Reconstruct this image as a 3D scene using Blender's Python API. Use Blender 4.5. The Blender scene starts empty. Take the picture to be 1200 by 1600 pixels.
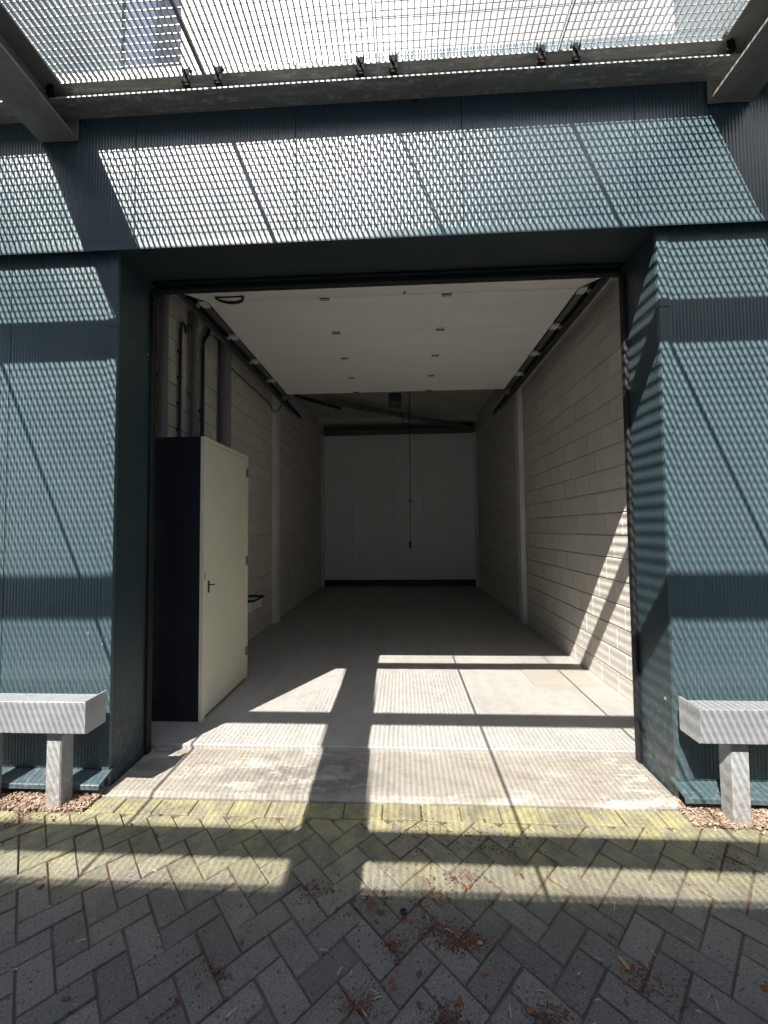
import bpy, bmesh, math, random
from mathutils import Vector, Matrix
random.seed(7)
sc = bpy.context.scene
COL = sc.collection
R = math.radians

# ------------------------------------------------------------------ helpers
class MB:
    """collects shapes into one mesh object"""
    def __init__(s):
        s.v = []; s.f = []; s.sm = []
    def add(s, vs, fs, smooth=False):
        o = len(s.v); s.v += [tuple(p) for p in vs]
        s.f += [tuple(i + o for i in f) for f in fs]; s.sm += [smooth] * len(fs)
    def box(s, x0, x1, y0, y1, z0, z1, b=0.0, M=None):
        if b <= 0:
            vs = [(x, y, z) for x in (x0, x1) for y in (y0, y1) for z in (z0, z1)]
            fs = [(0, 1, 3, 2), (4, 6, 7, 5), (0, 4, 5, 1), (2, 3, 7, 6), (0, 2, 6, 4), (1, 5, 7, 3)]
        else:
            bm = bmesh.new()
            bmesh.ops.create_cube(bm, size=1)
            for q in bm.verts:
                q.co = Vector(((x0 + x1) / 2 + q.co.x * (x1 - x0), (y0 + y1) / 2 + q.co.y * (y1 - y0), (z0 + z1) / 2 + q.co.z * (z1 - z0)))
            bmesh.ops.bevel(bm, geom=bm.edges[:], offset=b, segments=1, affect='EDGES')
            bm.verts.index_update()
            vs = [q.co.copy() for q in bm.verts]; fs = [tuple(q.index for q in f.verts) for f in bm.faces]
            bm.free()
        if M is not None: vs = [M @ Vector(p) for p in vs]
        s.add(vs, fs)
    def prism(s, prof, axis, a, b):
        """extrude a closed 2D outline along an axis; outline axes are the two others in order"""
        n = len(prof)
        def P(t, p):
            return {'x': (t, p[0], p[1]), 'y': (p[0], t, p[1]), 'z': (p[0], p[1], t)}[axis]
        vs = [P(a, p) for p in prof] + [P(b, p) for p in prof]
        fs = [(i, (i + 1) % n, n + (i + 1) % n, n + i) for i in range(n)] + [tuple(range(n - 1, -1, -1)), tuple(range(n, 2 * n))]
        s.add(vs, fs)
    def tube(s, pts, r, seg=10, cap=True):
        pts = [Vector(p) for p in pts]; rings = []
        n = len(pts); up = Vector((0, 0, 1))
        for i, p in enumerate(pts):
            t = (pts[min(i + 1, n - 1)] - pts[max(i - 1, 0)]).normalized()
            a = t.cross(up if abs(t.dot(up)) < .95 else Vector((1, 0, 0))).normalized(); c = t.cross(a)
            rr = r[i] if isinstance(r, (list, tuple)) else r
            rings.append([p + (a * math.cos(2 * math.pi * k / seg) + c * math.sin(2 * math.pi * k / seg)) * rr for k in range(seg)])
        vs = [q for g in rings for q in g]
        fs = [(i * seg + k, i * seg + (k + 1) % seg, (i + 1) * seg + (k + 1) % seg, (i + 1) * seg + k) for i in range(n - 1) for k in range(seg)]
        s.add(vs, fs, True)
        if cap: s.add(rings[0] + rings[-1], [tuple(range(seg)), tuple(range(2 * seg - 1, seg - 1, -1))])
    def build(s, name, mat, parent=None, **props):
        me = bpy.data.meshes.new(name); me.from_pydata(s.v, [], s.f)
        me.polygons.foreach_set('use_smooth', s.sm)
        bm = bmesh.new(); bm.from_mesh(me); bmesh.ops.recalc_face_normals(bm, faces=bm.faces[:]); bm.to_mesh(me); bm.free()
        me.materials.append(mat)
        o = bpy.data.objects.new(name, me); COL.objects.link(o)
        if parent is not None: o.parent = parent
        for k, v in props.items(): o[k] = v
        return o

def tag(o, label=None, cat=None, group=None, kind=None):
    if label: o['label'] = label
    if cat: o['category'] = cat
    if group: o['group'] = group
    if kind: o['kind'] = kind
    return o
def thing(name, loc, label, cat, group=None):
    o = bpy.data.objects.new(name, None); COL.objects.link(o); o.location = loc; o.empty_display_size = .1
    return tag(o, label, cat, group)
def copy_tree(o, parent=None):
    c = o.copy(); COL.objects.link(c)
    if parent is not None: c.parent = parent
    for ch in list(o.children): copy_tree(ch, c)
    return c

# ------------------------------------------------------------------ materials
def srgb(r, g, b):
    f = lambda c: (c / 255 / 12.92) if c / 255 <= .04045 else ((c / 255 + .055) / 1.055) ** 2.4
    return (f(r), f(g), f(b), 1)
class NT:
    def __init__(s, name):
        s.m = bpy.data.materials.new(name); s.m.use_nodes = True
        s.t = s.m.node_tree; s.b = s.t.nodes['Principled BSDF']
        s.co = s.t.nodes.new('ShaderNodeTexCoord').outputs['Object']
    def n(s, typ, **kw):
        x = s.t.nodes.new(typ)
        for k, v in kw.items(): setattr(x, k, v)
        return x
    def l(s, a, b): s.t.links.new(a, b)
    def map(s, scale=(1, 1, 1)):
        m = s.n('ShaderNodeMapping'); m.inputs['Scale'].default_value = scale; s.l(s.co, m.inputs['Vector']); return m.outputs['Vector']
    def noise(s, scale, detail=4, rough=.55, vec=None):
        x = s.n('ShaderNodeTexNoise'); x.inputs['Scale'].default_value = scale; x.inputs['Detail'].default_value = detail
        x.inputs['Roughness'].default_value = rough; s.l(vec or s.co, x.inputs['Vector']); return x.outputs['Fac']
    def vor(s, scale, out='Distance', vec=None):
        x = s.n('ShaderNodeTexVoronoi'); x.inputs['Scale'].default_value = scale; s.l(vec or s.co, x.inputs['Vector']); return x.outputs[out]
    def ramp(s, fac, stops):
        x = s.n('ShaderNodeValToRGB'); e = x.color_ramp.elements
        while len(e) < len(stops): e.new(.5)
        for q, (p, c) in zip(e, stops):
            q.position = p; q.color = c if len(c) == 4 else (*c, 1)
        s.l(fac, x.inputs['Fac']); return x.outputs['Color']
    def mix(s, fac, a, b, mode='MIX'):
        x = s.n('ShaderNodeMix', data_type='RGBA', blend_type=mode)
        if isinstance(fac, (int, float)): x.inputs[0].default_value = fac
        else: s.l(fac, x.inputs[0])
        for i, v in ((6, a), (7, b)):
            if isinstance(v, (tuple, list)): x.inputs[i].default_value = v if len(v) == 4 else (*v, 1)
            else: s.l(v, x.inputs[i])
        return x.outputs[2]
    def math(s, op, a, b=0.0):
        x = s.n('ShaderNodeMath', operation=op)
        for i, v in ((0, a), (1, b)):
            if isinstance(v, (int, float)): x.inputs[i].default_value = v
            else: s.l(v, x.inputs[i])
        return x.outputs[0]
    def island(s): return s.n('ShaderNodeNewGeometry').outputs['Random Per Island']
    def xyz(s):
        x = s.n('ShaderNodeSeparateXYZ'); s.l(s.co, x.inputs[0]); return x.outputs
    def bump(s, h, strength=.3, dist=.01):
        x = s.n('ShaderNodeBump'); x.inputs['Strength'].default_value = strength; x.inputs['Distance'].default_value = dist
        s.l(h, x.inputs['Height']); s.l(x.outputs[0], s.b.inputs['Normal'])
    def set(s, col=None, rough=None, metal=None, spec=None):
        for k, v in (('Base Color', col), ('Roughness', rough), ('Metallic', metal), ('Specular IOR Level', spec)):
            if v is None: continue
            if isinstance(v, (int, float)): s.b.inputs[k].default_value = v
            elif isinstance(v, (tuple, list)): s.b.inputs[k].default_value = v if len(v) == 4 else (*v, 1)
            else: s.l(v, s.b.inputs[k])
        return s.m
W = lambda v: (v, v, v, 1)

def mat_paint(name, col, rough=.4, var=.12, specks=True, spec=.5, streak=True, splash=False):
    t = NT(name)
    n = t.noise(1.7, 6, .6); c = t.mix(t.ramp(n, [(.3, W(0)), (.75, W(1))]), tuple(x * (1 - var) for x in col[:3]), tuple(min(1, x * (1 + var)) for x in col[:3]))
    if streak:
        st = t.noise(5, 5, .65, t.map((9, 9, .35)))
        c = t.mix(t.ramp(st, [(.55, W(0)), (.8, W(.3))]), c, tuple(.75 * x + .055 for x in col[:3]))
    if specks:
        v = t.ramp(t.vor(9), [(.018, W(1)), (.04, W(0))])
        k = t.ramp(t.noise(2.3, 2), [(.55, W(0)), (.62, W(1))])
        c = t.mix(t.math('MULTIPLY', v, k), c, (.42, .45, .42, 1))
    if splash:
        x = t.xyz(); mr = t.n('ShaderNodeMapRange'); mr.inputs['From Min'].default_value = .75; mr.inputs['From Max'].default_value = .05; t.l(x[2], mr.inputs['Value'])
        sp_ = t.ramp(t.noise(26, 8, .8), [(.50, W(0)), (.64, W(1))])
        c = t.mix(t.math('MULTIPLY', t.math('MULTIPLY', mr.outputs[0], sp_), .42), c, (.26, .25, .215, 1))
        sc_ = t.math('MULTIPLY', t.ramp(t.vor(5.5, 'Distance', t.map((3.2, 1, .8))), [(.03, W(1)), (.06, W(0))]), t.ramp(t.noise(1.4, 3), [(.54, W(0)), (.58, W(1))]))
        c = t.mix(t.math('MULTIPLY', sc_, t.ramp(t.noise(60, 3), [(.48, W(0)), (.52, W(1))])), c, (.5, .52, .48, 1))
    r = t.ramp(t.noise(3.1, 5), [(.3, W(rough - .06)), (.7, W(rough + .1))])
    return t.set(c, r, 0, spec)

M = {}
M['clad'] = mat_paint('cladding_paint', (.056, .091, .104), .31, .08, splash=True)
M['cladup'] = mat_paint('upper_cladding_paint', (.07, .10, .115), .8, .1, False, .3)
M['upreveal'] = mat_paint('reveal_sky_tint', (.66, .76, .90), .4, .05)  # sky reflection on the shaded upper reveal is put into this pale blue
M['clip'] = mat_paint('blackened_steel', (.016, .015, .014), .9, .2, False, .08, False)
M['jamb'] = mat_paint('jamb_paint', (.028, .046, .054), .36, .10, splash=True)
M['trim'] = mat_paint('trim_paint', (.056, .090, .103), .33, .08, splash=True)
M['navy'] = mat_paint('navy_paint', (.013, .015, .024), .36, .2, True)
M['cream'] = mat_paint('cream_paint', (.68, .645, .51), .42, .05, False, .4, False)
M['black'] = mat_paint('black_rubber', (.012, .012, .014), .55, .3, False, .35, False)
M['blackmetal'] = mat_paint('black_metal', (.028, .028, .03), .4, .2, False, .5, False)
M['pipe'] = mat_paint('grey_pipe', (.19, .19, .195), .45, .2, False, .5, False)
M['greysteel'] = mat_paint('dull_steel', (.16, .16, .155), .45, .2, False, .5, False)
M['whitecol'] = mat_paint('light_paint', (.66, .65, .62), .5, .08, False, .4, False)
M['plastic'] = mat_paint('dark_plastic', (.03, .032, .04), .45, .2, False, .5, False)
M['whiteplastic'] = mat_paint('white_plastic', (.72, .72, .70), .4, .04, False, .5, False)

def mat_galv(name, base, rough, dirt, metal=.35):
    t = NT(name)
    v = t.vor(55, 'Color'); g = t.n('ShaderNodeRGBToBW'); t.l(v, g.inputs[0])
    n = t.noise(4, 7, .65); n2 = t.noise(38, 4, .6)
    c = t.mix(g.outputs[0], tuple(x * .92 for x in base), tuple(min(1, x * 1.07) for x in base))
    c = t.mix(t.ramp(n, [(.42, W(0)), (.70, W(.75))]), c, tuple(x * .66 for x in base))
    c = t.mix(t.ramp(n2, [(.55, W(0)), (.75, W(dirt))]), c, (.16, .13, .10, 1))
    t.bump(n2, .12, .004)
    return t.set(c, t.ramp(n, [(.3, W(rough - .08)), (.7, W(rough + .15))]), metal, .5)
M['galv'] = mat_galv('galvanised_bright', (.36, .37, .38), .45, .12, .3)
def mat_post():
    t = NT('galvanised_post_with_splash')
    v = t.vor(50, 'Color'); gg = t.n('ShaderNodeRGBToBW'); t.l(v, gg.inputs[0]); n = t.noise(5, 7, .7)
    c = t.mix(gg.outputs[0], (.32, .33, .34, 1), (.42, .43, .44, 1)); c = t.mix(t.ramp(n, [(.40, W(0)), (.66, W(.7))]), c, (.30, .30, .29, 1))
    x = t.xyz(); mr = t.n('ShaderNodeMapRange'); mr.inputs['From Min'].default_value = .36; mr.inputs['From Max'].default_value = .03; t.l(x[2], mr.inputs['Value'])
    d = t.ramp(t.noise(30, 7, .75), [(.42, W(0)), (.62, W(1))]); c = t.mix(t.math('MULTIPLY', mr.outputs[0], d), c, (.22, .17, .12, 1))
    t.bump(t.noise(60, 4), .25, .003)
    return t.set(c, .6, .1, .4)
M['galvpost'] = mat_post()
M['galvdark'] = mat_galv('galvanised_weathered', (.25, .245, .225), .58, .4, .2)
M['galvgrate'] = mat_galv('galvanised_grating', (.24, .24, .235), .5, .1, .3)

# white zinc bloom band on the beams nearest the wall
def mat_bloom():
    t = NT('weathered_beam_with_zinc_bloom')
    n = t.noise(3.2, 8, .7, t.map((1.2, 12, 12))); n2 = t.noise(30, 5, .7)
    c = t.mix(t.ramp(n, [(.35, W(0)), (.7, W(1))]), (.19, .19, .175, 1), (.30, .30, .285, 1))
    m = t.math('MULTIPLY', t.ramp(t.noise(7, 8, .75, t.map((1, 6, 6))), [(.50, W(0)), (.58, W(1))]), t.ramp(n2, [(.42, W(0)), (.62, W(1))]))
    c = t.mix(m, c, (.50, .51, .52, 1))
    t.bump(n2, .2, .003)
    return t.set(c, .6, .1, .4)
M['bloom'] = mat_bloom()

def mat_block():
    t = NT('grey_block')
    i = t.island()
    c = t.mix(i, (.555, .525, .475, 1), (.625, .59, .535, 1))
    n = t.noise(6, 6, .6); c = t.mix(t.ramp(n, [(.35, W(0)), (.8, W(.35))]), c, (.48, .45, .405, 1))
    f = t.noise(160, 3, .7); c = t.mix(t.ramp(f, [(.45, W(0)), (.75, W(.22))]), c, (.22, .20, .18, 1))
    t.bump(f, .25, .002)
    return t.set(c, .92, 0, .2)
M['block'] = mat_block()
def mat_plain(name, a, b, scale, rough=.85, spec=.25, bscale=60, bs=.2):
    t = NT(name)
    n = t.noise(scale, 7, .62); c = t.mix(t.ramp(n, [(.3, W(0)), (.72, W(1))]), a, b)
    f = t.noise(bscale, 4, .65); t.bump(f, bs, .003)
    return t.set(c, rough, 0, spec)
M['mortar'] = mat_plain('pale_mortar', (.70, .68, .64, 1), (.76, .74, .70, 1), 8)
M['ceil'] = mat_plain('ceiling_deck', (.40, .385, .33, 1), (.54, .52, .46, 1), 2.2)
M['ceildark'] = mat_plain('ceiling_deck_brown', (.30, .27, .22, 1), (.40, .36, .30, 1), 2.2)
M['ring'] = mat_plain('concrete_beam', (.42, .405, .375, 1), (.52, .50, .465, 1), 3)
M['render'] = mat_plain('dull_wall', (.20, .21, .215, 1), (.26, .27, .275, 1), 1.5)
M['soil'] = mat_plain('soil', (.085, .06, .045, 1), (.20, .15, .115, 1), 22, .95, .1, 90, .8)
M['panelwhite'] = mat_plain('white_sandwich_panel', (.80, .80, .79, 1), (.84, .84, .83, 1), 1.1, .5, .4, 5, .02)

def mat_door():
    t = NT('white_door_steel')
    n = t.noise(2.0, 6, .6, t.map((.6, 3, 3)))
    c = t.mix(t.ramp(n, [(.35, W(0)), (.75, W(1))]), (.82, .815, .775, 1), (.87, .865, .83, 1))
    t.bump(t.noise(220, 2), .08, .001)
    return t.set(c, .45, 0, .45)
M['door'] = mat_door()
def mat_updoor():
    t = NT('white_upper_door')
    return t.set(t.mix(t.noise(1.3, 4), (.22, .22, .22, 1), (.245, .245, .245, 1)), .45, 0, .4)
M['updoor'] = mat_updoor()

def mat_concrete(name, a, b, stains, rough=.8):
    t = NT(name)
    n = t.noise(1.6, 9, .66); c = t.mix(t.ramp(n, [(.30, W(0)), (.70, W(1))]), a, b)
    n2 = t.noise(11, 7, .68); c = t.mix(t.ramp(n2, [(.50, W(0)), (.75, W(.5))]), c, tuple(x * .72 for x in a[:3]))
    f = t.noise(130, 4, .7); c = t.mix(t.ramp(f, [(.5, W(0)), (.8, W(.28))]), c, (.16, .15, .135, 1))
    sp = t.math('MULTIPLY', t.ramp(t.vor(3.3), [(.015, W(1)), (.03, W(0))]), .8); c = t.mix(sp, c, (.10, .095, .09, 1))
    if not stains:
        tr = t.noise(2.2, 6, .6, t.map((3.5, .25, 1))); c = t.mix(t.ramp(tr, [(.50, W(0)), (.72, W(.35))]), c, (.24, .23, .215, 1))
        br_ = t.ramp(t.noise(1.3, 8, .7), [(.55, W(0)), (.75, W(.3))]); c = t.mix(br_, c, (.36, .31, .24, 1))
    if stains:
        x = t.xyz()
        m = t.ramp(t.noise(4.5, 9, .72, t.map((.55, 1.6, 1))), [(.52, W(0)), (.57, W(1))])
        d = t.ramp(t.noise(1.1, 3), [(.40, W(0)), (.6, W(1))])
        c = t.mix(t.math('MULTIPLY', m, d), c, (.47, .445, .39, 1))      # pale laitance patches
        e = t.ramp(t.noise(3.1, 8, .75, t.map((1, 3, 1))), [(.47, W(0)), (.66, W(.75))]); c = t.mix(e, c, (.20, .17, .13, 1))
        mp = t.n('ShaderNodeMapping'); mp.inputs['Location'].default_value = (.55, -.30, 0); mp.inputs['Scale'].default_value = (1.0, 2.2, 0); t.l(t.co, mp.inputs['Vector'])
        ln = t.n('ShaderNodeVectorMath', operation='LENGTH'); t.l(mp.outputs[0], ln.inputs[0])
        near = t.ramp(ln.outputs['Value'], [(.22, W(1)), (.75, W(0))]); blot = t.ramp(t.noise(5.5, 8, .72), [(.46, W(0)), (.54, W(1))])
        c = t.mix(t.math('MULTIPLY', t.math('MULTIPLY', near, blot), .7), c, (.13, .128, .12, 1))
    t.bump(t.math('ADD', n2, f), .18, .004)
    return t.set(c, t.ramp(n, [(.3, W(rough - .15)), (.7, W(rough + .08))]), 0, .35)
M['floor'] = mat_concrete('garage_concrete', (.325, .318, .302, 1), (.40, .39, .368, 1), False, .72)
M['thresh'] = mat_concrete('threshold_concrete', (.25, .232, .198, 1), (.33, .308, .268, 1), True, .85)
M['nosing'] = mat_plain('steel_nosing', (.42, .41, .39, 1), (.52, .51, .49, 1), 9, .6, .4, 50, .2)

def mat_paver():
    t = NT('concrete_paver')
    i = t.island()
    c = t.mix(i, (.118, .112, .101, 1), (.185, .176, .160, 1))
    sp = t.noise(120, 4, .8); c = t.mix(t.ramp(sp, [(.50, W(0)), (.66, W(.8))]), c, (.06, .058, .053, 1))
    lt = t.noise(165, 3, .8, t.map((1, 1.1, 1))); c = t.mix(t.ramp(lt, [(.58, W(0)), (.68, W(.7))]), c, (.42, .41, .37, 1))
    pit = t.ramp(t.vor(48), [(.13, W(1)), (.24, W(0))]); pk = t.ramp(t.noise(17, 3), [(.48, W(0)), (.56, W(1))])
    c = t.mix(t.math('MULTIPLY', pit, pk), c, (.035, .032, .03, 1))
    x = t.xyz()
    # moss and algae near the threshold: grows towards the drip line, patchy
    d = t.math('ADD', x[1], t.math('MULTIPLY', t.math('SUBTRACT', t.noise(2.1, 5), .5), .55))
    mr = t.n('ShaderNodeMapRange'); mr.inputs['From Min'].default_value = -.86; mr.inputs['From Max'].default_value = -.16; t.l(d, mr.inputs['Value'])
    pat = t.ramp(t.noise(9, 8, .75), [(.34, W(.12)), (.62, W(1))])
    mm = t.math('MULTIPLY', t.math('MULTIPLY', mr.outputs[0], pat), .80)
    moss = t.mix(t.noise(30, 4), (.30, .28, .095, 1), (.46, .42, .23, 1))
    c = t.mix(mm, c, moss)
    dirt = t.ramp(t.noise(3.4, 7, .68), [(.50, W(0)), (.74, W(.6))]); c = t.mix(dirt, c, (.095, .08, .065, 1))
    h = t.math('ADD', t.math('MULTIPLY', sp, .6), t.math('MULTIPLY', t.noise(60, 4), .5))
    t.bump(h, .8, .005)
    return t.set(c, .9, 0, .25)
M['paver'] = mat_paver()
def mat_island(name, cols, rough=.85, spec=.2):
    t = NT(name)
    c = t.ramp(t.island(), [(k / max(1, len(cols) - 1), q) for k, q in enumerate(cols)])
    t.bump(t.noise(150, 3), .3, .002)
    return t.set(c, rough, 0, spec)
M['chips'] = mat_island('wood_chip', [(.34, .24, .18, 1), (.44, .33, .25, 1), (.22, .14, .10, 1), (.50, .40, .31, 1)])
M['crumb'] = mat_island('dry_leaf_crumbs', [(.085, .045, .032, 1), (.15, .075, .048, 1), (.05, .032, .026, 1), (.20, .12, .075, 1)])
M['leafA'] = mat_island('rust_leaf', [(.16, .060, .034, 1), (.25, .095, .050, 1)])
M['leafB'] = mat_island('dark_leaf', [(.13, .052, .030, 1), (.16, .07, .04, 1)])
M['leafC'] = mat_island('tan_leaf', [(.36, .20, .09, 1), (.40, .24, .11, 1)])
M['twig'] = mat_island('bleached_twig', [(.42, .38, .30, 1), (.52, .47, .38, 1), (.30, .26, .2, 1)])
def mat_hatch():
    t = NT('brown_stained_plate')
    n = t.noise(5, 6, .6)
    return t.set(t.mix(n, (.30, .278, .235, 1), (.365, .342, .30, 1)), .75, 0, .3)
M['hatch'] = mat_hatch()
def mat_ground():
    t = NT('far_ground')
    br = t.n('ShaderNodeTexBrick'); br.inputs['Scale'].default_value = 4.8; br.inputs['Color1'].default_value = (.12, .125, .123, 1); br.inputs['Color2'].default_value = (.16, .165, .16, 1)
    br.inputs['Mortar'].default_value = (.06, .045, .035, 1); br.inputs['Mortar Size'].default_value = .02; t.l(t.co, br.inputs['Vector'])
    x = t.xyz()
    near = t.ramp(t.math('MULTIPLY', t.math('ADD', x[1], 4.0), .25), [(.18, W(0)), (.22, W(1))])
    dirt = t.mix(t.noise(45, 6, .7), (.085, .058, .042, 1), (.19, .135, .10, 1))
    c = t.mix(near, br.outputs['Color'], dirt)
    t.bump(t.noise(80, 5), .6, .004)
    return t.set(c, .95, 0, .15)
M['ground'] = mat_ground()

# ------------------------------------------------------------------ key dimensions
XL, XR = -1.804, 1.546            # jamb faces
ZT = 3.355                        # soffit of the reveal
YR = .32                          # reveal depth
ZI = .035                         # garage floor
WL, WR, YB = -2.122, 1.936, 7.96  # inside faces of the block walls
GZ = -.02                         # top of the pavers
ZD = 3.69                         # open door level

# ------------------------------------------------------------------ ground
m = MB(); m.add([(-120, -120, -.0275), (120, -120, -.0275), (120, 120, -.0275), (-120, 120, -.0275)], [(0, 1, 2, 3)])
m.build('ground', M['ground'], kind='structure')

pv = MB()
s2 = math.sqrt(.5); w = .1035; u0, v0 = -.95, -.50
def clip_poly(poly, ymax):
    out = []
    for i in range(len(poly)):
        a, b = poly[i], poly[(i + 1) % len(poly)]
        if a[1] <= ymax: out.append(a)
        if (a[1] <= ymax) != (b[1] <= ymax):
            k = (ymax - a[1]) / (b[1] - a[1]); out.append((a[0] + k * (b[0] - a[0]), ymax))
    return out
def paver_poly(poly, dz):
    cx = sum(p[0] for p in poly) / len(poly); cy = sum(p[1] for p in poly) / len(poly)
    n = len(poly); b = .0038; top = []
    tx, ty = random.gauss(0, .010), random.gauss(0, .010)
    for p in poly:
        d = math.hypot(p[0] - cx, p[1] - cy); k = max(0, (d - b * 1.4) / d) if d > 1e-6 else 0
        top.append((cx + (p[0] - cx) * k, cy + (p[1] - cy) * k))
    H = lambda q: GZ + dz + (q[0] - cx) * tx + (q[1] - cy) * ty
    vs = [(p[0], p[1], -.07) for p in poly] + [(p[0], p[1], H(p) - .0045) for p in poly] + [(p[0], p[1], H(p)) for p in top]
    fs = [(i, (i + 1) % n, n + (i + 1) % n, n + i) for i in range(n)] + [(n + i, n + (i + 1) % n, 2 * n + (i + 1) % n, 2 * n + i) for i in range(n)] + [tuple(range(2 * n, 3 * n))]
    pv.add(vs, fs)
g = .0031
for a in range(-44, 44):
    for b in range(-22, 22):
        for kind in (0, 1):
            pu, pw = a + 2 * b, a - 2 * b
            if kind == 0: r = (pu, pu + 2, pw, pw + 1)
            else: r = (pu, pu + 1, pw + 1, pw + 3)
            jx, jy, ja = random.gauss(0, .0012), random.gauss(0, .0012), random.gauss(0, .006)
            U0, U1, V0, V1 = u0 + r[0] * w + g, u0 + r[1] * w - g, v0 + r[2] * w + g, v0 + r[3] * w - g
            cu, cv = (U0 + U1) / 2 + jx, (V0 + V1) / 2 + jy
            poly = []
            for uu, vv in ((U0, V0), (U1, V0), (U1, V1), (U0, V1)):
                du, dv = uu - cu, vv - cv; uu, vv = cu + du - dv * ja, cv + dv + du * ja
                poly.append(((uu - vv) * s2, (uu + vv) * s2))
            if max(p[0] for p in poly) < -3.6 or min(p[0] for p in poly) > 3.6 or min(p[1] for p in poly) < -3.1: continue
            poly = clip_poly(poly, -.198)
            if len(poly) < 3: continue
            ar = abs(sum(poly[i][0] * poly[(i + 1) % len(poly)][1] - poly[(i + 1) % len(poly)][0] * poly[i][1] for i in range(len(poly)))) / 2
            if ar < .0008: continue
            paver_poly(poly, random.gauss(0, .0019))
x = -1.845
while x < 3.5:          # stretcher row along the threshold
    x1 = x + .2145
    paver_poly([(x + .003, -.192), (x1 - .003, -.192), (x1 - .003, -.078), (x + .003, -.078)], random.gauss(0.002, .0012))
    x = x1
    if x > 1.40: break
pv.build('paving', M['paver'], kind='structure')

# threshold slab and garage floor
m = MB(); m.prism([(-.072, -.07), (-.072, -.012), (-.036, .0), (.404, .004), (.404, -.07)], 'x', XL + .012, XR - .012)
m.build('threshold', M['thresh'], kind='structure')
m = MB(); m.box(-2.6, 2.4, .4045, 8.6, -.06, ZI, .006); m.build('garage_floor', M['floor'], kind='structure')

# ------------------------------------------------------------------ the storage building
bld = thing('storage_building', (0, 0, 0), 'dark teal ribbed metal storage building with an open drive-in bay lined in grey block', 'building')
def rib_sheet(mb, x0, x1, z0, z1, y, depth=.0019, pitch=.0202, back=.03):
    n = int(round((x1 - x0) / pitch)); seg = 6; vs = []; N = n * seg
    prof = [0, .25, .75, 1, .75, .25]
    for i in range(N + 1):
        xx = x0 + (x1 - x0) * i / N; d = prof[i % seg] * depth
        vs += [(xx, y - depth + d, z0), (xx, y - depth + d, z1)]
    fs = [(2 * i, 2 * i + 2, 2 * i + 3, 2 * i + 1) for i in range(N)]
    mb.add(vs, fs, True)
    # folded edges of the tray
    mb.add([(x0, y - depth, z0), (x0, y - depth, z1), (x0, y + back, z1), (x0, y + back, z0)], [(0, 1, 2, 3)])
    mb.add([(x1, y - depth, z0), (x1, y - depth, z1), (x1, y + back, z1), (x1, y + back, z0)], [(0, 1, 2, 3)])
    mb.add([(x0, y, z0), (x1, y, z0), (x1, y + back, z0), (x0, y + back, z0)], [(0, 1, 2, 3)])
YU = -.045                        # the upper facade stands proud of the lower one
seams = [-1.668 + 1.029 * k for k in range(-6, 7)]
for k in range(len(seams) - 1):
    m = MB(); rib_sheet(m, seams[k] + .0025, seams[k + 1] - .0025, 3.372, 4.52, YU); m.build('cladding_panel', M['clad'], bld)
m = MB()                          # drip flashing along the foot of the upper facade
m.prism([(YU - .006, 3.322), (YU - .006, 3.368), (YU - .002, 3.371), (.02, 3.371), (.02, 3.365), (YU + .004, 3.352), (YU - .002, 3.322)], 'x', seams[0], seams[-1])
m.build('drip_flashing', M['trim'], bld)
for x0, x1 in ((-8.0, -4.58), (-4.575, -3.55), (-3.545, -2.522), (-2.517, -1.866), (1.612, 2.62), (2.625, 3.65), (3.655, 8.0)):
    m = MB(); rib_sheet(m, x0, x1, .104, 3.36, 0.0); m.build('cladding_panel', M['clad'], bld)
for x0, x1 in ((-1.864, XL), (XR, 1.610)):   # flat corner trims beside the opening, in two lengths
    m = MB(); xa, xb = sorted((x0, x1))
    m.box(xa, xb, -.006, .02, -.015, 2.853, .0015); m.box(xa, xb, -.006, .02, 2.857, 3.36, .0015)
    for zz in (.25, .9, 1.5, 2.1, 2.78, 2.93, 3.25): m.tube([((xa + xb) / 2 + (.018 if x0 > 0 else -.018), -.0055, zz), ((xa + xb) / 2 + (.018 if x0 > 0 else -.018), -.0095, zz)], .0055, 8)
    m.build('corner_trim', M['trim'], bld)
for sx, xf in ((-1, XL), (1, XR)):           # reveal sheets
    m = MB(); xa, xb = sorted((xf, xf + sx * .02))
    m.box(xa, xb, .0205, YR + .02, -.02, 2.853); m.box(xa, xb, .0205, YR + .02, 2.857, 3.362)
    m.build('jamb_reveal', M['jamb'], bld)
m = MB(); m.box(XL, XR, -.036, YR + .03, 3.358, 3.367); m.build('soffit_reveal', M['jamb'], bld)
for x0, x1 in ((-8, -1.79), (1.522, 8)):     # sloping base flashings
    m = MB(); m.prism([(.02, .100), (-.10, .068), (-.104, .064), (-.104, .040), (-.098, .040), (-.094, .060), (.02, .092)], 'x', x0, x1)
    m.build('base_flashing', M['galv'] if False else M['trim'], bld)
m = MB()
for x0, x1 in ((-8, -1.83), (1.575, 8)):     # foundation and backing walls behind the cladding
    m.box(x0, x1, .035, .30, -.06, 3.36); m.box(x0, x1, -.03, .034, -.06, .05)
m.box(-8, 8, .035, .30, 3.40, 4.6)
m.box(-2.4, -1.86, .301, .38, -.05, 4.34); m.box(1.60, 2.2, .301, .38, -.05, 4.34); m.box(-1.859, 1.599, .301, .38, 3.42, 4.34)
m.build('backing_wall', M['render'], bld)

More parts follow.
